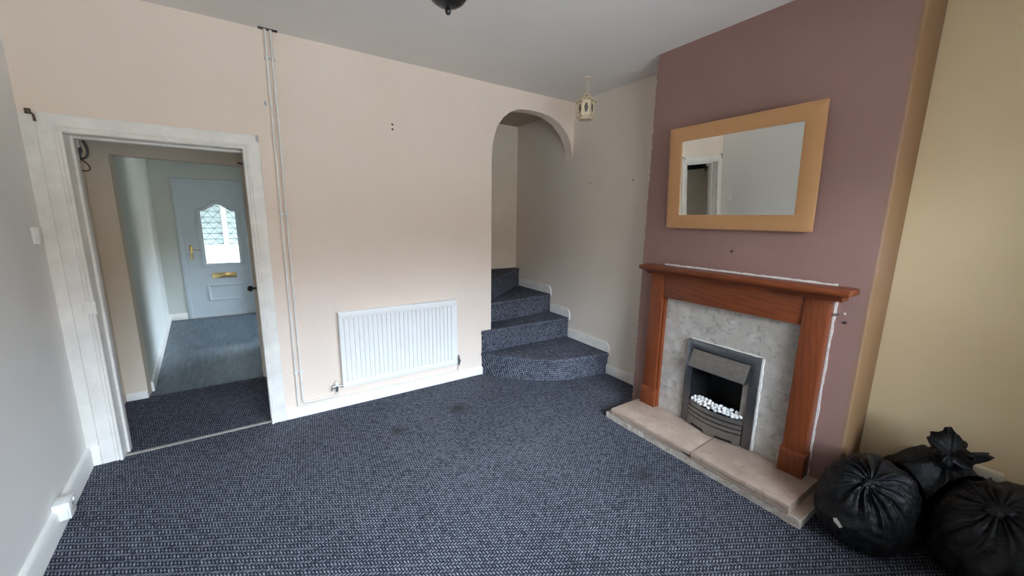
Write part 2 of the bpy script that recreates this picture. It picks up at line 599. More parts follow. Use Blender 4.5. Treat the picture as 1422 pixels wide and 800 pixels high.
# ceiling, floors
b = B(); b.box(-.6, W + .14, YF - .15, 4.3, H, H + .1)
struct(b.build('ceiling', M['ceil']), 'off white ceiling')
b = B(); b.box(-.2, W + .12, YF - .15, 1.04, -.1, 0)
struct(b.build('floor', M['carpet']), 'navy carpet with grey flecks')
b = B(); b.box(-.4, 1.1, 1.04, 4.2, -.1, -.002); b.box(1.1, 3.5, 1.2, 4.2, -.1, -.002)
struct(b.build('floor_hall', M['laminate']), 'blue grey laminate floor of the hall')
b = B(); b.box(1.1, W + .12, 1.04, 1.2, -.1, 0)
struct(b.build('floor_stairwell', M['carpet_stair']))

# lobby and hall beyond the doorway
b = B(); b.box(-.17, -.05, .12, 1.03, 0, H)
struct(b.build('wall_lobby_left', M['nib']))
b = B(); b.box(.99, 1.09, .12, 1.15, 0, H)
struct(b.build('wall_lobby_right', M['nib']))
b = B()
b.prism([(-.17, 0), (.09, 0), (.09, 2.012), (.922, 1.996), (.922, 0), (.99, 0), (.99, H), (-.17, H)], 'y', 1.03, 1.15)
struct(b.build('wall_lobby_back', M['nib']), 'cream wall with an opening between lobby and hall')
b = B()
b.prism([(.088, 1.15), (-.222, 4.08), (-.34, 4.08), (-.17, 1.15)], 'z', 0, H)
struct(b.build('wall_hall_left', M['hall']), 'pale hall wall lit from the front door')
b = B()     # hall right wall; unseen wide opening added to let light into the hall
b.box(1.0, 1.1, 1.15, 2.1, 0, H); b.box(1.0, 1.1, 3.9, 4.2, 0, H); b.box(1.0, 1.1, 2.1, 3.9, 2.1, H)
struct(b.build('wall_hall_right', M['hall']))
b = B()
b.box(3.4, 3.5, 1.2, 1.9, 0, H); b.box(3.4, 3.5, 3.9, 4.2, 0, H); b.box(3.4, 3.5, 1.9, 3.9, 0, .9); b.box(3.4, 3.5, 1.9, 3.9, 2.1, H)
struct(b.build('wall_added_right', M['hall']))  # unseen side room, added to carry the window that lights the hall
b = B(); b.box(1.1, 3.4, 4.08, 4.2, 0, H)
struct(b.build('wall_added_back', M['hall']))  # back of the added side room
wf = B()
for z0, z1 in ((.9, .95), (2.05, 2.1)):
    wf.box(3.43, 3.48, 1.9, 3.9, z0, z1, .004)
for y0, y1 in ((1.9, 1.95), (3.85, 3.9)):
    wf.box(3.43, 3.48, y0, y1, .95, 2.05, .004)
w2 = struct(wf.build('window_added', M['gloss']))  # unseen window added as a light source for the hall
p = B(); p.box(3.453, 3.457, 1.95, 3.85, .95, 2.05)
p.build('window_pane', M['glass'], w2)
b = B()
b.prism([(-.36, 0), (-.002, 0), (-.002, 2.072), (.872, 2.072), (.872, 0), (1.1, 0), (1.1, H), (-.36, H)], 'y', 4.08, 4.2)
struct(b.build('wall_hall_end', M['hall']), 'hall end wall around the front door')

# stairwell
b = B(); b.box(1.09, W, 1.08, 1.2, 0, H)
struct(b.build('wall_stair_back', M['nib']), 'wall at the back of the winding stairs')

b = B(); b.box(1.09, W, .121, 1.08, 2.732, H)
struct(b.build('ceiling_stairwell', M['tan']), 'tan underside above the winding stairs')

# outdoors
b = B(); b.box(-12, 16, -20, YF - .16, -.25, -.15)
struct(b.build('ground_front', M['concrete']))
b = B(); b.box(-8, 10, 4.21, 9.0, -.16, -.06); 
struct(b.build('ground_back', M['concrete']))
b = B(); b.box(3.5, 11, 1.25, 4.2, -.16, -.06)
struct(b.build('ground_side', M['concrete']))
b = B()
for k in range(14):
    z = .88 + k * .125
    b.box(-1.6, 2.4, 8.0 - .012 * (k % 2), 8.1, z, z + .112, .006)
b.box(-1.6, 2.4, 8.03, 8.12, -.06, 2.63)
b.box(-1.6, 2.4, 7.97, 8.04, -.06, .87, mi=1)
b.box(.27, .36, 7.95, 8.02, .8, 2.6, mi=1)
o = b.build('garden_shed', [M['cladding'], M['gloss']])
tag(o, 'pale boarded outbuilding seen through the front door glass', 'shed')
b = B()
b.prism([(4.2, 2.42), (7.9, 2.70), (7.9, 2.76), (4.2, 2.48)], 'x', -2.4, 3.2)
for k in range(12):
    x = -2.2 + k * .45
    b.prism([(4.2, 2.36), (7.9, 2.64), (7.9, 2.70), (4.2, 2.42)], 'x', x, x + .05)
struct(b.build('ceiling_shade_canopy', M['cladding']))  # unseen canopy added to shade the yard beyond the front door
b = B(); b.box(-2.5, -2.4, 4.2, 8.3, -.06, 2.5)
struct(b.build('wall_shade_canopy', M['cladding']))  # side of the added shading canopy

# ------------------------------------------------------------------ skirtings and door casing
def skirt_prof(h, t=.02):
    return [(0, 0), (-t, 0), (-t, h - .018), (-t * .75, h - .006), (-t * .35, h), (0, h)]

b = B()
b.prism(skirt_prof(.080), 'x', 1.071, 2.806)
b.prism(skirt_prof(.118), 'x', .0, .058)
struct(b.build('baseboard_back', M['gloss']), 'white skirting along the back wall under the radiator')
b = B()
hh = .125
for (y0, y1) in ((YF, 0),):
    n = [left_x(y0), left_x(y1)]
    pr = [(0, 0), (.02, 0), (.02, hh - .02), (.014, hh - .006), (.006, hh), (0, hh)]
    A = [b.bm.verts.new((left_x(y0) + p[0], y0, p[1])) for p in pr]
    C = [b.bm.verts.new((left_x(y1) + p[0], y1, p[1])) for p in pr]
    fs = [b.bm.faces.new(A), b.bm.faces.new(C)]
    for i in range(len(pr)):
        j = (i + 1) % len(pr)
        fs.append(b.bm.faces.new((A[i], A[j], C[j], C[i])))
    bmesh.ops.recalc_face_normals(b.bm, faces=fs)
struct(b.build('baseboard_left', M['cream_left']), 'skirting along the left wall')
b = B()
b.prism([(CY1 + .001, 0), (-.66, 0), (-.66, .10), (CY1 + .001, .10)], 'x', W - .018, W, .004)
struct(b.build('baseboard_right', M['gloss_worn']), 'white skirting between the chimney breast and the lowest stair')
b = B(); b.box(W - .018, W, YF, CY0, 0, .11, .004)
struct(b.build('baseboard_alcove', M['gloss_worn']))

def stair_skirt(y0, y1, z, h):
    pts = [(y0, z - .03), (y1, z - .03), (y1, z + h)]
    r = .055
    for k in range(0, 7):
        a = PI / 2 + PI / 2 * k / 6
        pts.append((y0 + r + r * math.cos(a), z + h - r * 1.3 + r * 1.3 * math.sin(a)))
    return pts
for i, (y0, y1, z, h) in enumerate(((-.683, -.055, .228, .098), (-.066, .283, .458, .095), (.286, .972, .675, .095))):
    b = B()
    b.prism(stair_skirt(y0, y1, z, h), 'x', W - .016, W)
    struct(b.build('trim_%d' % (i + 4), M['gloss_worn']), 'white stepped skirting with a rounded end above stair tread')

# architrave, mitred round the opening
def casing(x0, x1, hd, prof, name):
    b = B()
    loops = []
    for d, w in prof:
        loops.append([b.bm.verts.new(p) for p in ((x0 - d, -w, 0), (x0 - d, -w, hd + d), (x1 + d, -w, hd + d), (x1 + d, -w, 0))])
    fs = []
    n = len(loops)
    for i in range(n):
        A, C = loops[i], loops[(i + 1) % n]
        for k in range(3):
            fs.append(b.bm.faces.new((A[k], A[k + 1], C[k + 1], C[k])))
    fs.append(b.bm.faces.new([l[0] for l in loops]))
    fs.append(b.bm.faces.new([l[3] for l in loops]))
    bmesh.ops.recalc_face_normals(b.bm, faces=fs)
    return b.build(name, M['gloss_worn'], smooth=25)
struct(casing(DX0, DX1, DH, [(0, 0), (0, .026), (.004, .03), (.012, .03), (.016, .026), (.018, .017), (.024, .016), (.027, .021), (.032, .021), (.036, .017), (.085, .021), (.096, .019), (.0985, .015), (.0985, 0)], 'trim_1'),
       'white door casing round the living room doorway')
b = B()
b.box(DX0 - .012, DX0, .001, .122, 0, DH, .002); b.box(DX1, DX1 + .012, .001, .122, 0, DH, .002)
b.box(DX0 - .012, DX1 + .012, .001, .122, DH, DH + .012, .002)
b.box(DX0, DX0 + .014, .062, .118, 0, DH, .003); b.box(DX1 - .006, DX1, .062, .118, 0, DH, .002)
b.box(DX0 + .014, DX1 - .006, .062, .118, DH - .014, DH, .003)
struct(b.build('trim_2', M['gloss_worn']), 'white lining of the living room doorway')
b = B(); b.box(0, .059, -.004, 0, .118, 2.085, .0015)
struct(b.build('trim_3', M['gloss_worn']), 'narrow painted strip between the left wall and the door casing')
# nib skirtings
b = B()
b.box(-.046, .092, 1.012, 1.03, 0, .068, .004)
b.prism([(.106, 1.16), (-.204, 4.08), (-.222, 4.08), (.088, 1.16)], 'z', 0, .09)
b.box(-.222, -.012, 4.062, 4.08, 0, .1, .004)
struct(b.build('baseboard_hall', M['gloss']), 'white skirting round the hall')

# threshold strip
b = B()
b.prism([(.008, 0), (.04, 0), (.036, .005), (.024, .008), (.012, .005)], 'x', DX0 + .002, DX1 - .002)
tag(b.build('threshold_strip', M['strip']), 'thin metal carpet strip across the doorway floor', 'threshold strip')

# ================================================================== STAIRS
st = thing('staircase', 'navy carpeted winding staircase rising through the arch', 'stairs', (3.35, .1, 0))
R = W - .004
steps = [
    ([(2.786, -.003), (2.790, -.03), (2.83, -.10), (2.905, -.20), (3.03, -.345), (3.177, -.474), (3.30, -.548), (3.442, -.605), (3.67, -.652), (R, -.689)], 0, .228, [(R, 1.076), (2.925, 1.076), (2.925, -.003)]),
    ([(2.786, -.003), (2.790, -.036), (2.86, -.046), (3.1, -.042), (3.5, -.044), (R, -.06)], .19, .457, [(R, 1.076), (2.925, 1.076), (2.925, -.003)]),
    ([(2.925, .135), (3.014, .188), (3.199, .212), (3.496, .23), (R, .282)], .42, .675, [(R, 1.076), (2.925, 1.076)]),
    ([(2.925, .16), (3.30, .47), (3.62, .735), (R, .974)], .64, .910, [(R, 1.076), (2.2, 1.076), (2.2, .16)]),
    ([(2.925, .20), (3.02, .5), (3.12, .8), (3.22, 1.072)], .87, 1.14, [(2.2, 1.072), (2.2, .135), (2.925, .135)]),
    ([(2.86, .135), (2.86, 1.072)], 1.10, 1.37, [(2.2, 1.072), (2.2, .135)]),
]
for i, (nose, z0, z1, rest) in enumerate(steps):
    b = B()
    # tread with a rounded nosing
    b.prism(nose + rest, 'z', z1 - .042, z1, .0195, 4)
    # riser body set back under the nosing
    back = []
    for k, (x, y) in enumerate(nose):
        a = Vector(nose[max(k - 1, 0)]); c = Vector(nose[min(k + 1, len(nose) - 1)])
        t = (c - a).normalized()
        n = Vector((-t.y, t.x))
        q = Vector((x, y)) + n * .022
        if y > -.1 and x < 2.83 and z1 < .5:
            q = Vector((x + .012, min(y + .006, -.003)))
        q.x = min(q.x, R)
        back.append((q.x, q.y))
    if i < 5:
        back[-1] = (min(nose[-1][0], R), nose[-1][1] + .022) if i < 4 else back[-1]
    b.prism(back + rest, 'z', z0, z1 - .02)
    b.build('step', M['carpet_stair'], st)

# ================================================================== RADIATOR AND PIPES
RX0, RX1, RZ0, RZ1 = 1.4805, 2.5054, .181, .8155
rad = thing('radiator', 'white fluted panel radiator on the back wall', 'radiator', ((RX0 + RX1) / 2, -.06, RZ0))
b = B()
nfl = 26
pts = [(RX0, -.036), (RX0, -.056), (RX0 + .004, -.060)]
m0, m1 = RX0 + .03, RX1 - .03
pw = (m1 - m0) / nfl
for k in range(nfl):
    x = m0 + pw * k
    pts += [(x, -.060), (x + .0025, -.0455), (x + .0065, -.0455), (x + .009, -.060)]
pts += [(RX1 - .004, -.060), (RX1, -.056), (RX1, -.036)]
b.prism(pts, 'z', RZ0 + .05, RZ1 - .055)
for z0, z1 in ((RZ0, RZ0 + .05), (RZ1 - .055, RZ1)):
    b.prism([(RX0, -.036), (RX0, -.056), (RX0 + .004, -.060), (RX1 - .004, -.060), (RX1, -.056), (RX1, -.036)], 'z', z0, z1, .003, 2, only='caps')
b.build('front_panel', M['radiator'], rad, smooth=25)
for x in (RX0 + .004, RX1 - .008):
    b = B()
    b.box(x, x + .004, -.036, -.012, RZ0 + .02, RZ1 - .004, .001)
    b.build('side_cover', M['radiator'], rad)
b = B()
b.box(RX0 + .004, RX1 - .004, -.036, -.031, RZ1 - .008, RZ1, .001)
b.box(RX0 + .004, RX1 - .004, -.016, -.012, RZ1 - .008, RZ1, .001)
for k in range(42):
    x = RX0 + .012 + k * (RX1 - RX0 - .028) / 41
    b.box(x, x + .006, -.032, -.015, RZ1 - .006, RZ1 - .002)
b.build('top_grille', M['radiator'], rad)
for x in (RX0 + .16, RX1 - .16):
    b = B()
    b.box(x, x + .04, -.036, -.001, RZ0 + .05, RZ0 + .5, .002)
    b.build('bracket', M['radiator'], rad)
# left valve
b = B()
b.tube([(1.437, -.03, .155), (1.437, -.03, .20)], .011, 12)
b.tube([(1.40, -.03, .196), (1.482, -.03, .196)], [.009, .009], 12)
b.lathe([(0, -.012), (.013, -.012), (.015, -.004), (.015, .008), (0, .008)], (1.412, -.03, .196), 12, axis='x')
b.tube([(1.408, -.03, .196), (1.402, -.048, .178), (1.396, -.056, .168)], [.007, .007, .005], 8)
v = b.build('valve', M['chrome'], rad); v['label'] = 'dull chrome radiator valve with a white cap'
B().lathe([(0, 0), (.014, 0), (.0155, .012), (.013, .035), (.008, .042), (0, .043)], (1.437, -.03, .2), 16).build('valve_cap', M['plastic'], v)
# right valve
b = B()
b.tube([(2.532, -.03, .158), (2.532, -.03, .222)], .011, 12)
b.tube([(2.504, -.03, .196), (2.55, -.03, .196)], .010, 12)
b.lathe([(0, 0), (.009, 0), (.0075, .02), (.006, .034), (0, .035)], (2.532, -.03, .222), 10)
v = b.build('valve', M['chrome'], rad); v['label'] = 'dull chrome lockshield valve'

def elbow(p, q, r, rad_, n=5):
    """points turning from p->corner q->r with a small bend radius"""
    p, q, r = Vector(p), Vector(q), Vector(r)
    a = q + (p - q).normalized() * rad_
    c = q + (r - q).normalized() * rad_
    return [((1 - t) ** 2) * a + 2 * t * (1 - t) * q + t * t * c for t in [k / n for k in range(n + 1)]]

PY = -.021
P0 = [Vector((1.195, PY, H - .001))] + elbow((1.195, PY, 1), (1.19, PY, .114), (1.4, PY, .114), .028) + elbow((1.2, PY, .114), (1.437, PY, .114), (1.437, -.03, .2), .02) + [Vector((1.437, -.03, .158))]
b = B(); b.tube(P0, .0078, 12)
tag(b.build('heating_pipe', M['gloss_worn'], smooth=60), 'white pipe dropping beside the doorway and bending to the left radiator valve', 'pipe', 'heating pipes')
P1 = [Vector((1.162, PY, H - .001))] + elbow((1.162, PY, 1), (1.157, PY, .0905), (1.4, PY, .0905), .02) + elbow((1.2, PY, .0905), (2.532, PY, .0905), (2.532, PY, .2), .02) + [Vector((2.532, -.03, .16))]
b = B(); b.tube(P1, .0078, 12)
tag(b.build('heating_pipe', M['gloss_worn'], smooth=60), 'white pipe nearest the door casing, running on along the skirting to the right radiator valve', 'pipe', 'heating pipes')
for z, lab in ((2.60, 'white double pipe clip just under the ceiling'), (1.578, 'white double pipe clip halfway up the pipes'), (.372, 'white double pipe clip near the skirting')):
    b = B()
    xa = 1.162 - .005 * (H - z) / H; xb = 1.195 - .005 * (H - z) / H
    b.box(xa - .016, xb + .016, -.011, 0, z - .007, z + .007, .002)
    for x in (xa, xb):
        b.prism([(x + .0125 * math.cos(a), PY + .0125 * math.sin(a)) for a in [PI * .1 + k * PI * 1.8 / 14 - PI * 1.4 for k in range(15)]] +
                [(x + .0085 * math.cos(a), PY + .0085 * math.sin(a)) for a in [PI * .1 + k * PI * 1.8 / 14 - PI * 1.4 for k in range(14, -1, -1)]], 'z', z - .007, z + .007)
    tag(b.build('pipe_clip', M['plastic'], origin=((xa + xb) / 2, 0, z)), lab, 'pipe clip', 'pipe clips')
# dark torn gap in the ceiling where the pipes go up
b = B()
b.box(1.125, 1.235, -.034, -.002, H - .004, H + .0)
tag(b.build('pipe_hole', M['dark_mark']), 'dark ragged gap in the ceiling round the pipes', 'hole')

# ================================================================== FIREPLACE (local frame: X right, Y into the wall)
FO = (CH, -1.955, 0)
RZ = -PI / 2
hz = .103
he = thing('hearth', 'stepped buff marble hearth with broken front edge', 'hearth', FO, RZ, local=True)
b = B()
def jag(x0, x1, y, amp, n, seed):
    rnd = random.Random(seed)
    return [(x0 + (x1 - x0) * k / n, y + (rnd.uniform(-amp, amp) if 0 < k < n else 0)) for k in range(n + 1)]
b.prism(jag(-.662, .678, -.372, .004, 40, 3) + [(.678, 0), (-.662, 0)], 'z', 0, .05, .004, 2, only='hi')
# fill between the chimney opening sides is the wall itself
b.build('base_slab', [M['hearth_edge']], he)
# lower slab top shows the same marble where it sticks out
b = B(); b.box(-.655, .672, -.366, -.0, .0495, .0515)
b.build('base_facing', M['hearth'], he)
UY = -.383
b = B()    # left top slab, a bite missing under its lip beside the joint
b.prism(jag(-.605, .062, UY, .0015, 20, 5) + [(.055, -.2), (.043, 0), (-.605, 0)], 'z', .079, hz, .004, 2, only='hi')
b.prism(jag(-.605, -.002, UY + .004, .003, 20, 6) + [(-.002, -.345), (.058, -.345), (.055, -.2), (.043, 0), (-.605, 0)], 'z', .0516, .0805)
b.build('top_slab', M['hearth'], he)
b = B()
b.prism(jag(.067, .622, UY, .0015, 20, 7) + [(.622, 0), (.047, 0), (.060, -.2)], 'z', .079, hz, .004, 2, only='hi')
b.prism(jag(.067, .622, UY + .004, .003, 20, 8) + [(.622, 0), (.047, 0), (.060, -.2)], 'z', .0516, .0805)
b.build('top_slab', M['hearth'], he)

su = thing('fireplace_surround', 'orange pine fireplace surround with mantel shelf and grey marble back', 'fireplace', (CH, -1.955, hz), RZ, local=True)
def L(z):
    return z - hz
for s_, (u0, u1) in (('l', (-.558, -.447)), ('r', (.447, .560))):
    b = B()
    b.box(u0, u1, -.08, 0, L(.24), L(1.17), .003)
    b.build('leg', M['pine_v'], su)
    b = B()
    b.box(u0 - .008, u1 + .008, -.088, 0, 0, L(.238), .003)
    b.prism([(-.088, L(.238)), (0, L(.238)), (0, L(.252)), (-.08, L(.252))], 'x', u0 - .008, u1 + .008)
    b.build('plinth_block', M['pine_v'], su)
    b = B()
    a0, a1 = (u1, u1 + .014) if s_ == 'l' else (u0 - .006, u0)
    b.box(a0, a1, -.058, 0, 0, L(1.0), .002)
    b.build('inner_trim', M['pine_v'], su)
b = B()
b.box(-.447, .447, -.072, 0, L(1.0), L(1.17), .003)
b.build('frieze', M['pine_h'], su)
b = B()
b.prism([(0, L(1.165)), (-.088, L(1.165)), (-.092, L(1.178)), (-.106, L(1.19)), (-.122, L(1.197)), (-.13, L(1.205)), (0, L(1.205))], 'x', -.592, .612)
b.build('cornice_moulding', M['pine_h'], su)
b = B()
b.prism([(0, L(1.203)), (-.148, L(1.203)), (-.156, L(1.212)), (-.158, L(1.224)), (-.152, L(1.236)), (0, L(1.236))], 'x', -.622, .652, .003, 2, only='caps')
b.build('mantel_shelf', M['pine_h'], su)
b = B()    # marble back panel with the fire opening
b.prism([(-.447, 0), (-.21, 0), (-.21, L(.70)), (.17, L(.70)), (.17, 0), (.447, 0), (.447, L(1.0)), (-.447, L(1.0))], 'y', -.03, 0)
b.build('marble_panel', M['marble'], su).__setitem__('label', 'mottled grey marble back panel')
b = B()
def ragged(x0, x1, z0, z1, n, vertical, seed, y0=-.006):
    rnd = random.Random(seed)
    if vertical:
        left = [(x0, z0 + (z1 - z0) * k / n) for k in range(n + 1)]
        right = [(x1 + rnd.uniform(-.003, .0025), z0 + (z1 - z0) * k / n) for k in range(n + 1)]
        b.prism(left + right[::-1], 'y', y0, .0)
    else:
        lo = [(x0 + (x1 - x0) * k / n, z0) for k in range(n + 1)]
        hi = [(x0 + (x1 - x0) * k / n, z1 + rnd.uniform(-.003, .002)) for k in range(n + 1)]
        b.prism(lo + hi[::-1], 'y', y0, .0)
ragged(.5605, .571, L(.105), L(1.165), 40, True, 2)
ragged(-.50, .56, L(1.236), L(1.247), 40, False, 3)
b.build('filler_line', M['filler'], su).__setitem__('label', 'rough white filler along the wall')

# the inset electric fire
fi = thing('electric_fire', 'brushed steel inset electric fire with white pebbles', 'fire', (CH, -1.975, hz), RZ, local=True)
b = B()
fo, fi_, ft, ot = .245, .19, L(.733), L(.675)
b.prism([(-fo, .004), (-fi_, .004), (-fi_, ot), (fi_, ot), (fi_, .004), (fo, .004), (fo, ft), (-fo, ft)], 'y', -.052, -.03, .003)
b.build('frame', M['steel_dark'], fi, smooth=25)
b = B()
b.box(-fi_, fi_, .20, .21, .0, ot)                       # dark firebox: back, sides, top, floor
b.box(-fi_, -fi_ + .004, -.04, .2, .0, ot); b.box(fi_ - .004, fi_, -.04, .2, .0, ot)
b.box(-fi_, fi_, -.04, .2, ot - .004, ot); b.box(-fi_ + .004, fi_ - .004, -.028, .2, .0, .006)
b.box(-fi_ + .004, fi_ - .004, -.026, .2, L(.235), L(.25))
b.build('firebox', M['black'], fi)
b = B()    # canopy hood
hx = fi_ + .002
b.prism([(-.05, L(.672)), (-.056, L(.672)), (-.113, L(.560)), (-.111, L(.553)), (-.105, L(.553)), (-.052, L(.662))], 'x', -hx, hx, .0015, 1)
for x0, x1 in ((-hx, -hx + .003), (hx - .003, hx)):
    b.prism([(-.05, L(.672)), (-.056, L(.672)), (-.113, L(.560)), (-.111, L(.553)), (-.05, L(.553))], 'x', x0, x1)
b.build('hood', M['steel'], fi, smooth=25)
b = B()    # curved front
def bow(u):
    return -.055 - .05 * (1 - (u / fi_) ** 2)
def bowed(z0f, z1f, th=.004, off=0):
    n = 24
    us = [-fi_ + .003 + (2 * fi_ - .006) * k / n for k in range(n + 1)]
    vs = []
    for u in us:
        y = bow(u) + off
        vs.append([b.bm.verts.new((u, y, z0f(u))), b.bm.verts.new((u, y, z1f(u))), b.bm.verts.new((u, y + th, z1f(u))), b.bm.verts.new((u, y + th, z0f(u)))])
    fs = [b.bm.faces.new(vs[0]), b.bm.faces.new(vs[-1])]
    for A, C in zip(vs, vs[1:]):
        for i in range(4):
            j = (i + 1) % 4
            fs.append(b.bm.faces.new((A[i], A[j], C[j], C[i])))
    bmesh.ops.recalc_face_normals(b.bm, faces=fs)
for z0, z1 in ((.256, .286), (.221, .248), (.188, .213)):
    bowed(lambda u, z=z0: L(z), lambda u, z=z1: L(z))
    b.build('curved_bar', M['steel'], fi)
    b = B()
def foot(u):
    a = abs(u)
    return L(.128) if .045 < a < .15 else L(.106)
bowed(foot, lambda u: L(.181))
b.build('curved_apron', M['steel'], fi)
b = B()
bowed(lambda u: L(.106), lambda u: L(.25), .003, .012)
b.build('backing_plate', M['black'], fi)
# white filler down the right edge of the fire
b = B()
rnd = random.Random(9)
b.prism([(.246, .004)] + [(.246, .004 + (ft - .004) * k / 20) for k in range(1, 21)] + [(.2575 + rnd.uniform(-.003, .003), .004 + (ft - .004) * k / 20) for k in range(20, -1, -1)], 'y', -.042, -.03)
b.prism([(-.22 + .44 * k / 14, ft + .0005) for k in range(15)] + [(.24 - .46 * k / 14, ft + .006 + rnd.uniform(-.003, .003)) for k in range(15)], 'y', -.036, -.03)
b.build('filler_line', M['filler'], fi)

# the pebbles, each one a thing
rnd = random.Random(21)
spots = []
for row, (yy, zz, n) in enumerate(((-.074, .292, 13), (-.050, .300, 13), (-.022, .308, 13))):
    for k in range(n):
        u = -.165 + .33 * (k + (.5 if row % 2 else .0)) / (n - .4)
        y = yy + (.032 * (u / .19) ** 2 if row == 0 else .012 * (u / .19) ** 2)
        spots.append((u + rnd.uniform(-.003, .003), y + rnd.uniform(-.004, .004), zz + rnd.uniform(-.004, .008)))
protos = []
for k in range(5):
    b = B()
    b.ball((0, 0, 0), .0145, (1.05 + .08 * k / 4, .95, .78 + .05 * (k % 3)), 2, jit=.35, seed=k + 1)
    me = b.build('pebble', M['pebble'])
    protos.append(me)
for k, (u, y, z) in enumerate(spots):
    o = protos[k] if k < 5 else protos[k % 5].copy()
    if k >= 5:
        COL.objects.link(o)
    o.location = (CH + y, -1.975 - u, z)
    o.rotation_euler = (rnd.uniform(-.5, .5), rnd.uniform(-.5, .5), rnd.uniform(0, 6))
    sc = rnd.uniform(.85, 1.15)
    o.scale = (sc, sc, sc)
    tag(o, 'small white pebble heaped behind the curved bars of the electric fire', 'pebble', 'white pebbles in the electric fire')

# ================================================================== MIRROR
mw, mh = .905, .685
mi = thing('wall_mirror', 'wide framed mirror hung tilted above the mantel', 'mirror', (3.573, -1.917, 1.519), local=True, rot=(math.radians(3.9), 0, RZ + math.radians(.66)))
fwid = .093
to3 = lambda u, v, w: (u, w, v)
b = B()
out = [(-mw / 2, 0), (mw / 2, 0), (mw / 2, mh), (-mw / 2, mh)]
inn = [(-mw / 2 + fwid, fwid), (mw / 2 - fwid, fwid), (mw / 2 - fwid, mh - fwid), (-mw / 2 + fwid, mh - fwid)]
b.ring_panel(out, inn, to3, .02)
bmesh.ops.bevel(b.bm, geom=list(b.bm.edges), offset=.002, segments=2, profile=.5, affect='EDGES')
b.build('frame', M['mirror_frame'], mi).__setitem__('label', 'flat pale wood frame')
b = B(); b.box(-mw / 2 + fwid - .004, mw / 2 - fwid + .004, .006, .012, fwid - .004, mh - fwid + .004)
b.build('glass', M['mirror'], mi)
b = B(); b.box(-mw / 2 + .02, mw / 2 - .02, .0125, .019, .02, mh - .02)
b.build('backing_board', M['rust'], mi)

# ================================================================== FRONT DOOR AT THE END OF THE HALL
DY = 4.08
do = bpy.data.objects.new('door_1', None); COL.objects.link(do)
do.location = (.43, DY, 0); do['kind'] = 'structure'; do['label'] = 'white front door with an arched leaded pane'; ORG[do.name] = (.43, DY, 0)
b = B()
b.box(.0, .052, DY - .012, DY + .06, 0, 2.07, .004); b.box(.822, .87, DY - .012, DY + .06, 0, 2.07, .004)
b.box(.052, .822, DY - .012, DY + .06, 2.022, 2.07, .004)
b.build('door_frame', M['upvc'], do)
def ogee(cx, hw, z0, zs, zt, n=22):
    pts = [(cx - hw, z0), (cx + hw, z0)]
    for k in range(n + 1):
        t = k / n
        u = 1 - 2 * t
        z = zs + (zt - zs) * (.5 + .5 * math.cos(PI * min(1, abs(u) * 1.12))) 
        pts.append((cx + hw * u, z))
    return pts
gx, gw, gz0, gzs, gzt = .497, .208, .825, 1.615, 1.712
inn = ogee(gx, gw, gz0, gzs, gzt)
outr = []
x0, x1, z0, z1 = .050, .824, .004, 2.0235
for k, (x, z) in enumerate(inn):    # matching loop on the leaf outline
    if k == 0: outr.append((x0, z0))
    elif k == 1: outr.append((x1, z0))
    else:
        t = (k - 2) / 22
        outr.append((x1 + (x0 - x1) * t, z1))
b = B()
b.ring_panel(outr, inn, lambda u, v, w: (u, DY + .012 + w, v), .044)
b.build('door_leaf', M['upvc'], do, smooth=20)
def mould(outer, inner, d0, d1):
    b = B()
    n = len(outer)
    mid = [((o[0] + i[0]) / 2, (o[1] + i[1]) / 2) for o, i in zip(outer, inner)]
    loops = [[b.bm.verts.new((p[0], DY + d, p[1])) for p in L_] for L_, d in ((outer, .0125), (outer, d0), (mid, d1), (inner, d0 + .003), (inner, .0125))]
    fs = []
    for A, C in zip(loops, loops[1:]):
        for i in range(n):
            j = (i + 1) % n
            fs.append(b.bm.faces.new((A[i], A[j], C[j], C[i])))
    bmesh.ops.recalc_face_normals(b.bm, faces=fs)
    return b
mould(ogee(gx, gw + .058, gz0 - .055, gzs + .03, gzt + .068), inn, .006, -.004).build('glazing_moulding', M['upvc'], do)
mould([(.262, .248), (.725, .248), (.725, .505), (.262, .505)], [(.30, .285), (.687, .285), (.687, .468), (.30, .468)], .006, -.002).build('lower_panel', M['upvc'], do)
b = B(); b.prism(ogee(gx, gw - .0005, gz0 + .0005, gzs, gzt - .0005), 'y', DY + .024, DY + .030)
gl = b.build('door_pane', M['glass'], do)
b = B()    # diamond leading
def inside(x, z):
    u = (x - gx) / gw
    if abs(u) > 1 or z < gz0: return False
    return z < gzs + (gzt - gzs) * (.5 + .5 * math.cos(PI * min(1, abs(u) * 1.12)))
for sgn in (1, -1):
    for k in range(-12, 13):
        run = []
        for i in range(400):
            z = gz0 + (gzt - gz0) * i / 399
            x = gx + k * .128 + sgn * (z - 1.27) * .78
            if inside(x, z):
                run.append((x, DY + .0215, z))
        if len(run) > 8:
            b.tube([run[0], run[-1]], .0026, 5)
b.build('diamond_leading', M['lead'], gl)
b = B(); b.box(.112, .142, DY + .004, DY + .012, .89, 1.11, .004)
hd = b.build('door_handle', M['brass'], do); hd['label'] = 'brass lever handle and plate'
b = B()
b.tube([(.127, DY + .006, 1.045), (.127, DY - .035, 1.045), (.135, DY - .045, 1.045), (.16, DY - .047, 1.046), (.20, DY - .046, 1.042), (.236, DY - .044, 1.034)], [.008, .008, .008, .0075, .007, .006], 10)
b.lathe([(0, -.006), (.0085, -.006), (.0085, 0), (0, 0)], (.127, DY + .004, .955), 12, axis='y')
b.build('lever', M['brass'], hd)
b = B(); b.box(.338, .640, DY + .002, DY + .0125, .597, .678, .004)
lb = b.build('letterbox', M['brass'], do); lb['label'] = 'brass letterbox'
b = B(); b.box(.358, .62, DY - .002, DY + .003, .613, .662, .003)
b.build('flap', M['brass'], lb)
b = B(); b.box(.02, .85, DY - .03, DY + .03, -.002, .006, .002)
b.build('door_sill', M['strip'], do)

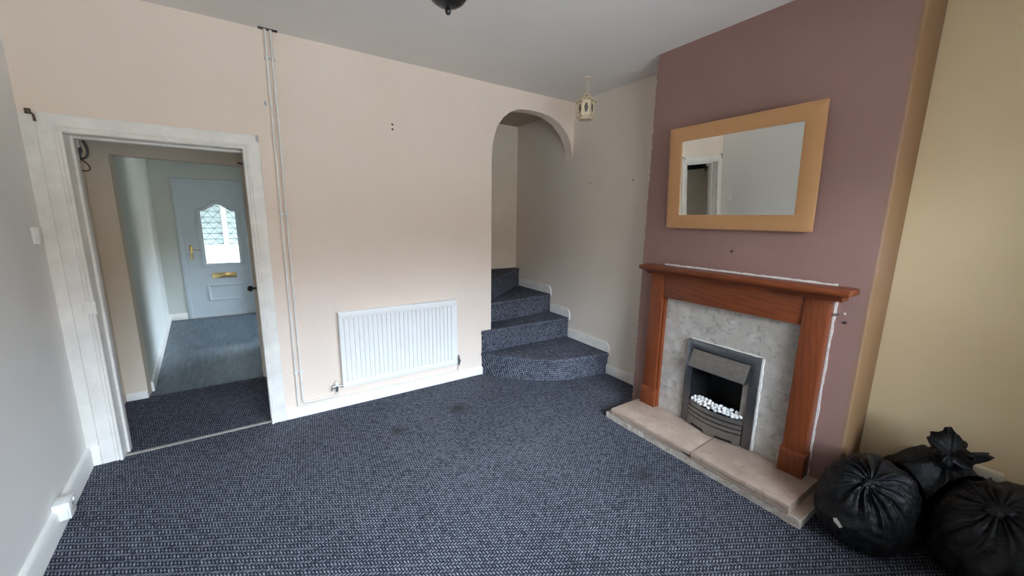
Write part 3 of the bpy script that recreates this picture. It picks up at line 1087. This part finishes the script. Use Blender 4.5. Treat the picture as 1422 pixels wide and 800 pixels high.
# cupboard door on the right of the lobby, seen only by its knob
cu = thing('cupboard_door', 'white lobby cupboard door showing its black knob past the casing', 'door', (.978, .40, .01))
b = B(); b.box(.968, .988, .24, 1.0, .012, 1.95, .003)
b.build('leaf', M['gloss_worn'], cu)
b = B()
b.tube([(.967, .32, 1.0), (.93, .32, 1.0)], .008, 12)
b.lathe([(0, 0), (.019, .0), (.021, .004), (.019, .006), (0, .006)], (.962, .32, 1.0), 16, axis='x')
b.lathe([(0, -.022), (.012, -.019), (.021, -.009), (.0235, .0), (.019, .012), (.009, .018), (0, .018)], (.920, .32, 1.0), 18, axis='x')
k_ = b.build('knob', M['knob'], cu); k_['label'] = 'round black knob'

# meter box with cables at the lobby's left
b = B(); b.box(-.049, .022, .24, .62, 1.92, 2.12, .006)
tag(b.build('meter_box', M['black_gloss']), 'dark meter box high on the lobby wall, seen in the mirror', 'meter box')
cb = thing('cable_bundle', 'black and brown cable loops hanging inside the top left of the doorway', 'cables', (.15, .135, 2.0))
b = B(); b.box(.10, .172, .1205, .152, 1.945, 2.035, .004)
b.build('junction_box', M['gloss_worn'], cb)
b = B()
def spline(pts, n=8):
    P = [Vector(p) for p in pts]
    out = []
    for i in range(len(P) - 1):
        p0, p1, p2, p3 = P[max(i - 1, 0)], P[i], P[i + 1], P[min(i + 2, len(P) - 1)]
        for k in range(n):
            t = k / n
            out.append(.5 * ((2 * p1) + (-p0 + p2) * t + (2 * p0 - 5 * p1 + 4 * p2 - p3) * t * t + (-p0 + 3 * p1 - 3 * p2 + p3) * t ** 3))
    out.append(P[-1])
    return out
b.tube(spline([(.172, .15, 2.02), (.188, .152, 1.985), (.198, .154, 1.945), (.194, .155, 1.905), (.178, .154, 1.886), (.158, .152, 1.888), (.142, .148, 1.91), (.135, .146, 1.95)]), .0065, 8)
b.tube(spline([(.15, .156, 1.95), (.158, .158, 1.92), (.166, .159, 1.94), (.163, .157, 1.965)]), .006, 8)
b.tube(spline([(.165, .158, 1.96), (.172, .158, 1.93), (.165, .158, 1.905), (.155, .158, 1.86)]), .005, 8)
b.build('black_cable', M['cable'], cb)
b = B()
b.tube(spline([(.16, .15, 1.885), (.178, .152, 1.868), (.194, .153, 1.845), (.196, .153, 1.825), (.18, .152, 1.814), (.155, .15, 1.816)]), .004, 8)
b.build('brown_cable', M['cable_brown'], cb)

# ================================================================== SMALL FITTINGS
sy = -.132
ang = math.atan2(SKEW, 1)     # how the left wall is turned
ls = thing('light_switch', 'white light switch on the left wall beside the door casing', 'switch', (left_x(sy), sy, 1.442), -ang, local=True)
b = B(); b.box(0, .016, -.036, .036, -.046, .046, .003); b.build('back_box', M['plastic'], ls)
b = B(); b.box(.016, .024, -.037, .037, -.047, .047, .003); sp = b.build('face_plate', M['plastic'], ls)
b = B(); b.prism([(.0235, -.014), (.029, -.012), (.0255, .014), (.0235, .014)], 'y', -.006, .006, .0008, 1); b.build('rocker', M['plastic'], sp)

so = thing('wall_socket', 'white socket box on the left skirting', 'socket', (left_x(-.63) + .002, -.63, .112), -ang, local=True)
b = B(); b.box(0, .050, -.043, .043, -.045, .045, .003); b.build('back_box', M['plastic'], so)
b = B(); b.box(.050, .059, -.043, .043, -.045, .045, .003); fp = b.build('face_plate', M['plastic'], so)
for y_, z_, hw, hh_ in ((0, .010, .004, .006), (-.011, -.010, .0045, .003), (.011, -.010, .0045, .003)):
    B().box(.0585, .0595, y_ - hw, y_ + hw, z_ - hh_, z_ + hh_).build('pin_hole', M['dark_mark'], fp)
B().box(.0588, .064, .014, .030, .018, .034, .001).build('rocker', M['plastic'], fp)

s2 = thing('wall_socket', 'cream double socket box low on the yellow alcove wall behind the sacks', 'socket', (W, -3.105, .358), PI, local=True)
b = B(); b.box(0, .034, -.073, .073, -.043, .043, .003); b.build('back_box', M['plastic_cream'], s2)
b = B(); b.box(.034, .042, -.073, .073, -.043, .043, .003); fp = b.build('face_plate', M['plastic_cream'], s2)
for oy in (-.036, .036):
    for y_, z_, hw, hh_ in ((oy, .008, .004, .006), (oy - .01, -.009, .004, .003), (oy + .01, -.009, .004, .003)):
        B().box(.0418, .0425, y_ - hw, y_ + hw, z_ - hh_, z_ + hh_).build('pin_hole', M['dark_mark'], fp)
for oy in (-.052, .052):
    B().box(.0418, .046, oy - .008, oy + .008, .018, .034, .001).build('rocker', M['plastic_cream'], fp)

# curtain hooks on the corners of the door casing
b = B()
b.box(.028, .05, -.012, 0, 2.083, 2.112, .002)
b.tube([(.044, -.010, 2.09), (.056, -.028, 2.086), (.064, -.030, 2.078), (.066, -.030, 2.052)], .0055, 8)
b.lathe([(0, 0), (.007, 0), (.007, .006), (0, .006)], (.066, -.030, 2.046), 10)
tag(b.build('curtain_hook', M['rust'], origin=(.04, 0, 2.1)), 'rusty curtain hook at the left corner of the door casing', 'hook', 'curtain hooks')
b = B()
b.box(1.052, 1.070, -.028, -.014, 2.074, 2.098, .002)
b.tube([(1.061, -.026, 2.086), (1.062, -.046, 2.083), (1.062, -.050, 2.062)], .005, 8)
b.lathe([(0, 0), (.006, 0), (.006, .012), (0, .012)], (1.062, -.050, 2.05), 10)
tag(b.build('curtain_hook', M['chrome'], origin=(1.06, 0, 2.09)), 'metal curtain hook at the right corner of the door casing', 'hook', 'curtain hooks')
b = B()
b.box(.158, .164, -.034, -.026, .965, 1.05, .001); b.box(.110, .158, -.032, -.0285, .97, 1.045, .001)
tag(b.build('hinge_plate', M['gloss_worn'], origin=(.135, -.03, 1.0)), 'painted over hinge leaf on the left door casing', 'hinge')
b = B(); b.tube([(.905, 1.029, 2.018), (.93, 1.02, 2.012), (.945, 1.018, 2.012)], .006, 8)
tag(b.build('door_catch', M['dark_mark']), 'small dark catch at the top right of the lobby opening', 'catch')

def wall_mark(loc, axis, r, m, label, cat='wall plug', depth=.004):
    b = B()
    d = -depth
    b.lathe([(0, 0), (r, 0), (r * .9, d * .7), (r * .45, d), (0, d * .9)], (0, 0, 0), 12, axis=axis)
    o = b.build('wall_plug', m)
    o.location = loc
    tag(o, label, cat)
wall_mark((CH, -1.936, 1.378), 'x', .010, M['dark_mark'], 'dark screw plug on the chimney breast between mirror and mantel')
wall_mark((CH, -2.563, 1.093), 'x', .006, M['filler'], 'white filler dot on the chimney breast right of the surround')
wall_mark((CH, -2.570, 1.045), 'x', .009, M['dark_mark'], 'dark hole below the white dot right of the surround')
wall_mark((1.985, 0, 2.298), 'y', .009, M['rust'], 'upper grey plug high on the back wall')
wall_mark((1.985, 0, 2.262), 'y', .009, M['rust'], 'lower grey plug high on the back wall')
wall_mark((W, -.287, 1.942), 'x', .007, M['rust'], 'left small screw hole on the pale wall below the lantern')
wall_mark((W, -.831, 1.932), 'x', .007, M['rust'], 'right small screw hole on the pale wall near the chimney breast')
b = B()
b.tube([(CH, -2.535, 1.083), (CH - .02, -2.535, 1.083)], .006, 10)
b.lathe([(0, -.006), (.008, -.006), (.008, .0), (0, 0)], (CH - .018, -2.535, 1.083), 10, axis='x')
tag(b.build('pipe_stub', M['steel']), 'short capped pipe end beside the right leg of the surround', 'pipe')
b = B()
b.tube([(1.128, 0, 2.309), (1.128, -.018, 2.309), (1.128, -.024, 2.316), (1.128, -.024, 2.326)], .004, 8)
b.lathe([(0, -.003), (.010, -.003), (.010, 0), (0, 0)], (1.128, 0, 2.309), 10, axis='y')
tag(b.build('wall_hook', M['chrome']), 'small cup hook left of the pipes above the door casing', 'hook')

# ================================================================== HANGING LANTERN
lx, ly = 3.50, -.615
la = thing('hanging_lantern', 'cream pierced metal lantern hanging by the arch', 'lantern', (lx, ly, 2.43))
b = B()
b.lathe([(0, 0), (.03, 0), (.026, -.006), (.01, -.012), (0, -.012)], (lx, ly, H), 16)
b.tube([(lx, ly, H - .01), (lx, ly, H - .035), (lx + .012, ly, H - .045), (lx + .014, ly, H - .06), (lx, ly, H - .07), (lx - .01, ly, H - .06)], .003, 8)
b.build('ceiling_hook', M['lantern'], la)
b = B()
nr = 16
b.tube([(lx + .026 * math.cos(2 * PI * k / nr), ly, 2.683 + .030 * math.sin(2 * PI * k / nr)) for k in range(nr)], .0028, 6, closed=True)
b.lathe([(0, 2.652), (.006, 2.652), (.009, 2.646), (.006, 2.638), (0, 2.638)], (lx, ly, 0), 12)
b.build('carry_ring', M['lantern'], la)
def hexpt(r, k, z):
    a = PI / 3 * k + .32
    return Vector((lx + r * math.cos(a), ly + r * math.sin(a), z))
def face_map(P00, P10, P11, P01):
    """bilinear map from the unit square to a quad, with thickness along its normal"""
    nrm = (P10 - P00).cross(P01 - P00).normalized()
    return lambda u, v, w: tuple((P00 * (1 - u) + P10 * u) * (1 - v) + (P01 * (1 - u) + P11 * u) * v + nrm * w)
def unit_loops(hole, n=24):
    out, inn = [], []
    for k in range(n):
        a = 2 * PI * k / n
        c, s_ = math.cos(a), math.sin(a)
        q = .5 / max(abs(c), abs(s_))
        out.append((.5 + c * q, .5 + s_ * q))
        inn.append(hole(a))
    return out, inn
b = B()
rb = .067
oval = lambda a: (.5 + .25 * math.cos(a) * (1 - .25 * abs(math.sin(a))), .5 + .34 * math.sin(a))
for k in range(6):
    o_, i_ = unit_loops(oval)
    b.ring_panel(o_, i_, face_map(hexpt(rb, k, 2.462), hexpt(rb, k + 1, 2.462), hexpt(rb, k + 1, 2.578), hexpt(rb, k, 2.578)), .002)
    b.tube([hexpt(rb + .001, k, 2.455), hexpt(rb + .001, k, 2.582)], .004, 6)
b.build('pierced_body', M['lantern'], la)
b = B()  # dark core standing in for the shade behind the pierced holes
b.prism([tuple(hexpt(.058, k, 0))[:2] for k in range(6)], 'z', 2.462, 2.576)
b.build('shade_core', M['inner_shade'], la)
b = B()
for k in range(6):       # flared eave, then dome with round holes
    o_, i_ = unit_loops(lambda a: (.5 + .045 * math.cos(a), .40 + .12 * math.sin(a)))
    b.ring_panel(o_, i_, face_map(hexpt(.094, k, 2.572), hexpt(.094, k + 1, 2.572), hexpt(.056, k + 1, 2.602), hexpt(.056, k, 2.602)), .002)
    o_, i_ = unit_loops(lambda a: (.5 + .20 * math.cos(a), .5 + .24 * math.sin(a)))
    b.ring_panel(o_, i_, face_map(hexpt(.055, k, 2.601), hexpt(.055, k + 1, 2.601), hexpt(.034, k + 1, 2.637), hexpt(.034, k, 2.637)), .002)
    q = [b.bm.verts.new(p) for p in (hexpt(.034, k, 2.637), hexpt(.034, k + 1, 2.637), Vector((lx, ly, 2.652)))]
    b.bm.faces.new(q)
b.build('pierced_roof', M['lantern'], la, smooth=20)
b = B()
b.prism([tuple(hexpt(.083, k, 0))[:2] for k in range(6)], 'z', 2.446, 2.46, .002, 1)
b.prism([tuple(hexpt(.066, k, 0))[:2] for k in range(6)], 'z', 2.43, 2.4465, .002, 1)
b.build('base_tray', M['lantern'], la)

# ================================================================== CEILING PENDANT (its lower bowl shows at the top edge)
px_, py_, pz = 1.72, -1.705, 2.352
pe = thing('ceiling_pendant', 'black metal ceiling light whose bowl and ball finial show at the top edge', 'lamp', (px_, py_, pz))
b = B()
b.lathe([(0, .0), (.006, .001), (.0105, .006), (.0125, .013), (.0105, .02), (.0075, .026), (.0075, .031), (0, .031)], (px_, py_, pz), 20)
b.build('finial', M['black_gloss'], pe)
b = B()
b.lathe([(0, .03), (.022, .031), (.045, .038), (.064, .051), (.078, .070), (.086, .094), (.088, .112), (.083, .116), (.06, .112), (.02, .108), (0, .108)], (px_, py_, pz), 32)
b.build('bowl', M['black_gloss'], pe)
b = B()
b.lathe([(0, .10), (.018, .108), (.014, .125), (.009, .145), (.009, .30), (.016, .31), (.009, .32), (.009, H - pz - .02), (0, H - pz - .02)], (px_, py_, pz), 16)
b.build('stem', M['black_gloss'], pe)
b = B()
b.lathe([(0, -.04), (.02, -.038), (.045, -.025), (.058, -.006), (.06, 0), (0, 0)], (px_, py_, H), 24)
b.build('ceiling_rose', M['black_gloss'], pe)

# ================================================================== REFUSE SACKS
def bag(name, label, c, r, pole, seed, pleats=17, pamp=.075, carve=(), clamp=None, neck=None, tilt=0, rings=70, segs=150, crumple=1.0, dent=.2):
    t = thing(name, label, 'bag', (c[0], c[1], 0), group='black refuse sacks')
    b = B()
    p = Vector(pole).normalized()
    a = p.orthogonal().normalized()
    w = p.cross(a)
    rnd = random.Random(seed)
    ph = [(rnd.uniform(0, 6.28), rnd.uniform(.6, 1.3)) for _ in range(6)]
    C = Vector(c)
    off = Vector((seed * 3.1, seed * 1.3, seed * .7))
    def pos(ti, fi_):
        d = p * math.cos(ti) + (a * math.cos(fi_) + w * math.sin(fi_)) * math.sin(ti)
        ff = fi_ + .35 * noise.noise(d * 1.3 + off) + tilt * (1 - math.exp(-ti))
        pl = (math.sin(ff * pleats + ph[0][0]) * .5 + .35 * math.sin(ff * (pleats * 2 - 5) + ph[1][0]) + .3 * math.sin(ff * 7 + ph[2][0]))
        env = math.exp(-((ti - .42) / .55) ** 2) * min(1, ti / .25)
        k = 1 + pamp * pl * env
        k *= 1 - dent * math.exp(-(ti / .30) ** 2)
        n1 = noise.noise(d * 1.6 + off)
        n2 = 1 - abs(noise.noise(d * 3.4 + off * 2)) * 2
        n3 = 1 - abs(noise.noise(d * 7.5 + off * 3 + Vector((0, 0, n1)))) * 2
        n4 = noise.noise(d * 16 + off)
        k *= 1 + crumple * (.09 * n1 + .035 * (n2 - .4) + .02 * (n3 - .4) + .008 * n4)
        q = Vector((d.x * r[0], d.y * r[1], d.z * r[2])) * k
        # sag: fatter low down
        zz = q.z / r[2]
        q.x *= 1 + .24 * max(0, -zz); q.y *= 1 + .24 * max(0, -zz)
        q = C + q
        for (cc, rr) in carve:
            e = q - Vector(cc)
            s_ = math.sqrt((e.x / rr[0]) ** 2 + (e.y / rr[1]) ** 2 + (e.z / rr[2]) ** 2)
            if s_ < 1 and s_ > 1e-4:
                q = Vector(cc) + e / s_
        if clamp:
            q = clamp(q)
        if q.z < .03:
            q.z = .004 + max(0, (q.z + .03)) * .43 if q.z > -.03 else .004
        q.z = max(q.z, .004)
        return q
    top = b.bm.verts.new(pos(0.001, 0))
    bot = b.bm.verts.new(pos(PI, 0))
    grid = []
    for i in range(1, rings):
        ti = PI * (i / rings) ** 1.15
        grid.append([b.bm.verts.new(pos(ti, 2 * PI * k / segs)) for k in range(segs)])
    for k in range(segs):
        b.bm.faces.new((top, grid[0][k], grid[0][(k + 1) % segs]))
        b.bm.faces.new((bot, grid[-1][(k + 1) % segs], grid[-1][k]))
    for A, D in zip(grid, grid[1:]):
        for k in range(segs):
            b.bm.faces.new((A[k], D[k], D[(k + 1) % segs], A[(k + 1) % segs]))
    bmesh.ops.recalc_face_normals(b.bm, faces=list(b.bm.faces))
    apex = top.co.copy()
    b.build('sack', M['bag'], t, smooth=180)
    if neck:
        b = B()
        L_, r0, r1, npl, ears = neck
        seg2, nr2 = 96, 22
        rows = []
        for i in range(nr2 + 1):
            s_ = i / nr2
            row = []
            for k in range(seg2):
                f = 2 * PI * k / seg2
                rr = r0 + (r1 - r0) * s_ ** .8
                rr *= 1 + .15 * s_ ** .6 * math.sin(npl * f + ph[3][0]) + .09 * s_ * math.sin((npl * 2 + 1) * f + ph[4][0])
                for (ea, el) in ears:
                    dd = math.cos(f - ea)
                    if dd > 0:
                        rr *= 1 + el * (dd ** 6) * s_
                hgt = L_ * (s_ ** .9) * (1 + .22 * math.sin(3 * f + ph[5][0]) * s_) - .02 * r1 / .1 * max(0, s_ - .6) * (1 + math.sin(5 * f))
                q = apex - p * .012 + p * hgt + (a * math.cos(f) + w * math.sin(f)) * rr
                nn = Vector((noise.noise(q * 22 + off), noise.noise(q * 22 + off + Vector((5, 0, 0))), noise.noise(q * 22 + off + Vector((0, 9, 0)))))
                q += nn * .022 * s_
                n2_ = Vector((noise.noise(q * 9 + off), noise.noise(q * 9 + off + Vector((5, 0, 0))), noise.noise(q * 9 + off + Vector((0, 9, 0)))))
                q += n2_ * .03 * s_ * (r1 / .08)
                if clamp:
                    q = clamp(q)
                row.append(b.bm.verts.new(q))
            rows.append(row)
        cap = b.bm.verts.new(apex + p * (L_ * .35))
        for A, D in zip(rows, rows[1:]):
            for k in range(seg2):
                b.bm.faces.new((A[k], D[k], D[(k + 1) % seg2], A[(k + 1) % seg2]))
        # fold the open end back inwards to a creased centre
        inner = []
        for k in range(seg2):
            v = rows[-1][k].co
            inner.append(b.bm.verts.new(v.lerp(apex + p * L_ * .55, .6)))
        for k in range(seg2):
            b.bm.faces.new((rows[-1][k], inner[k], inner[(k + 1) % seg2], rows[-1][(k + 1) % seg2]))
            b.bm.faces.new((inner[k], cap, inner[(k + 1) % seg2]))
        bmesh.ops.recalc_face_normals(b.bm, faces=list(b.bm.faces))
        b.build('tied_neck', M['bag'], t, smooth=180)
    return t

def torn_patch(t, start, target):
    from mathutils.bvhtree import BVHTree
    sack = [c for c in t.children if c.name.startswith('sack')][0]
    o = Vector(ORG[sack.name])
    bv = BVHTree.FromPolygons([v.co + o for v in sack.data.vertices], [tuple(p.vertices) for p in sack.data.polygons])
    d = (Vector(target) - Vector(start)).normalized()
    a = d.cross(Vector((0, 0, 1))).normalized(); w = a.cross(d)
    b = B()
    shape = [(-.018, .012), (-.006, .018), (.006, .006), (.02, -.012), (.010, -.02), (-.004, -.008), (-.014, -.002)]
    top, low = [], []
    for u, v_ in shape:
        hit = bv.ray_cast(Vector(start) + a * u + w * v_, d)
        if hit[0] is None:
            continue
        top.append(b.bm.verts.new(hit[0] - d * .004)); low.append(b.bm.verts.new(hit[0] + d * .001))
    b.bm.faces.new(top); b.bm.faces.new(low[::-1])
    for k in range(len(top)):
        j = (k + 1) % len(top)
        b.bm.faces.new((top[k], low[k], low[j], top[j]))
    bmesh.ops.recalc_face_normals(b.bm, faces=list(b.bm.faces))
    b.build('paper_scrap', M['filler'], t).__setitem__('label', 'white scrap showing through a tear')

def clamp_common(q):
    q = q.copy()
    q.x = min(q.x, W - .012)
    if q.x > CH - .012 and q.y > CY0 - .012:      # keep clear of the chimney breast
        q.y = CY0 - .012
    if q.z < .062 and q.y > -2.645 and q.x > 3.235:   # and of the hearth's end
        if q.z > .03: q.z = .062
        else: q.y = -2.645
    if q.y > -3.19 and q.y < -3.02 and q.z > .30 and q.z < .42:   # the socket on the wall
        q.x = min(q.x, W - .06)
    return q

B1 = ((3.48, -2.812, .195), (.225, .185, .225))
B2 = ((3.60, -3.245, .225), (.25, .235, .245))
sack1 = bag('refuse_sack', 'round black refuse sack pleated at its neck, leaning on the hearth end', B1[0], B1[1], (-.62, -.12, .78), 3, 15, .085, clamp=clamp_common, neck=(.03, .014, .03, 7, ()), dent=.10)
torn_patch(sack1, (1.0336, -3.2383, 1.5693), (3.345, -2.748, .08))
bag('refuse_sack', 'black refuse sack at the frame corner, in front of the wall socket', B2[0], B2[1], (-.50, .22, .84), 8, 17, .07, carve=[(B1[0], (.255, .205, .26))], clamp=clamp_common, neck=(.03, .016, .035, 6, ()), dent=.12)
bag('refuse_sack', 'black refuse sack against the yellow wall with a big tied tuft on top', (3.735, -2.985, .235), (.17, .20, .225), (-.25, -.15, .95), 14, 11, .08, carve=[(B1[0], (.25, .21, .255)), (B2[0], (.27, .255, .275))], clamp=clamp_common, neck=(.112, .05, .084, 9, ((4.3, .18),)), dent=.0)

# ================================================================== LIGHT, WORLD, CAMERA
def portal(name, loc, rot, sx, sy):
    l = bpy.data.lights.new(name, 'AREA')
    l.shape = 'RECTANGLE'; l.size = sx; l.size_y = sy
    l.cycles.is_portal = True
    o = bpy.data.objects.new(name, l); COL.objects.link(o)
    o.location = loc; o.rotation_euler = rot
    return o
portal('window_portal', ((WX0 + WX1) / 2, YF - .16, (WZ0 + WZ1) / 2), (PI / 2, 0, 0), WX1 - WX0, WZ1 - WZ0)
portal('added_window_portal', (3.52, 2.9, 1.5), (0, PI / 2, 0), 1.2, 2.0)  # serves the added side window
portal('door_portal', (gx, DY + .08, 1.27), (-PI / 2, 0, 0), .45, .92)

wd = bpy.data.worlds.new('overcast sky')
scene.world = wd
wd.use_nodes = True
nt = wd.node_tree
bg = nt.nodes['Background']
s = N(nt, 'ShaderNodeSeparateXYZ')
nt.links.new(coords(nt, 'Generated'), s.inputs[0])
z01 = math_n(nt, 'MULTIPLY_ADD', s.outputs[2], .5)
z01.node.inputs[2].default_value = .5
SKY = ramp(nt, z01, [(.0, (.10, .095, .09)), (.49, (.13, .12, .11)), (.585, (.13, .115, .10)), (.64, (.68, .80, .98)), (.75, (.78, .88, 1.02)), (1.0, (.90, 1.0, 1.12))])
nt.links.new(SKY, bg.inputs[0])
bg.inputs[1].default_value = 38.5

cam = bpy.data.cameras.new('camera')
co = bpy.data.objects.new('camera', cam)
COL.objects.link(co)
F_PX, PITCH, YAW, ROLL = 526.5532, -10.3939, 33.2581, .8436
cam.sensor_fit = 'HORIZONTAL'
cam.sensor_width = 36
cam.lens = F_PX / 1422 * 36
cam.clip_start = .02
y, p, r = map(math.radians, (YAW, PITCH, ROLL))
fw = Vector((math.sin(y) * math.cos(p), math.cos(y) * math.cos(p), math.sin(p)))
ri = Vector((math.cos(y), -math.sin(y), 0))
up = ri.cross(fw)
r2 = ri * math.cos(r) + up * math.sin(r)
u2 = -ri * math.sin(r) + up * math.cos(r)
mw_ = Matrix((r2, u2, -fw)).transposed().to_4x4()
mw_.translation = Vector((1.0336, -3.2383, 1.5693))
co.matrix_world = mw_
scene.camera = co

scene.view_settings.view_transform = 'Standard'
scene.view_settings.look = 'None'
scene.view_settings.gamma = 1
scene.view_settings.use_curve_mapping = False
scene.view_settings.exposure = 0.0
scene.cycles.max_bounces = 14
scene.cycles.diffuse_bounces = 8
scene.cycles.glossy_bounces = 4
scene.cycles.transparent_max_bounces = 12
scene.cycles.sample_clamp_indirect = 6
scene.cycles.use_denoising = True
scene.cycles.denoising_prefilter = 'NONE'
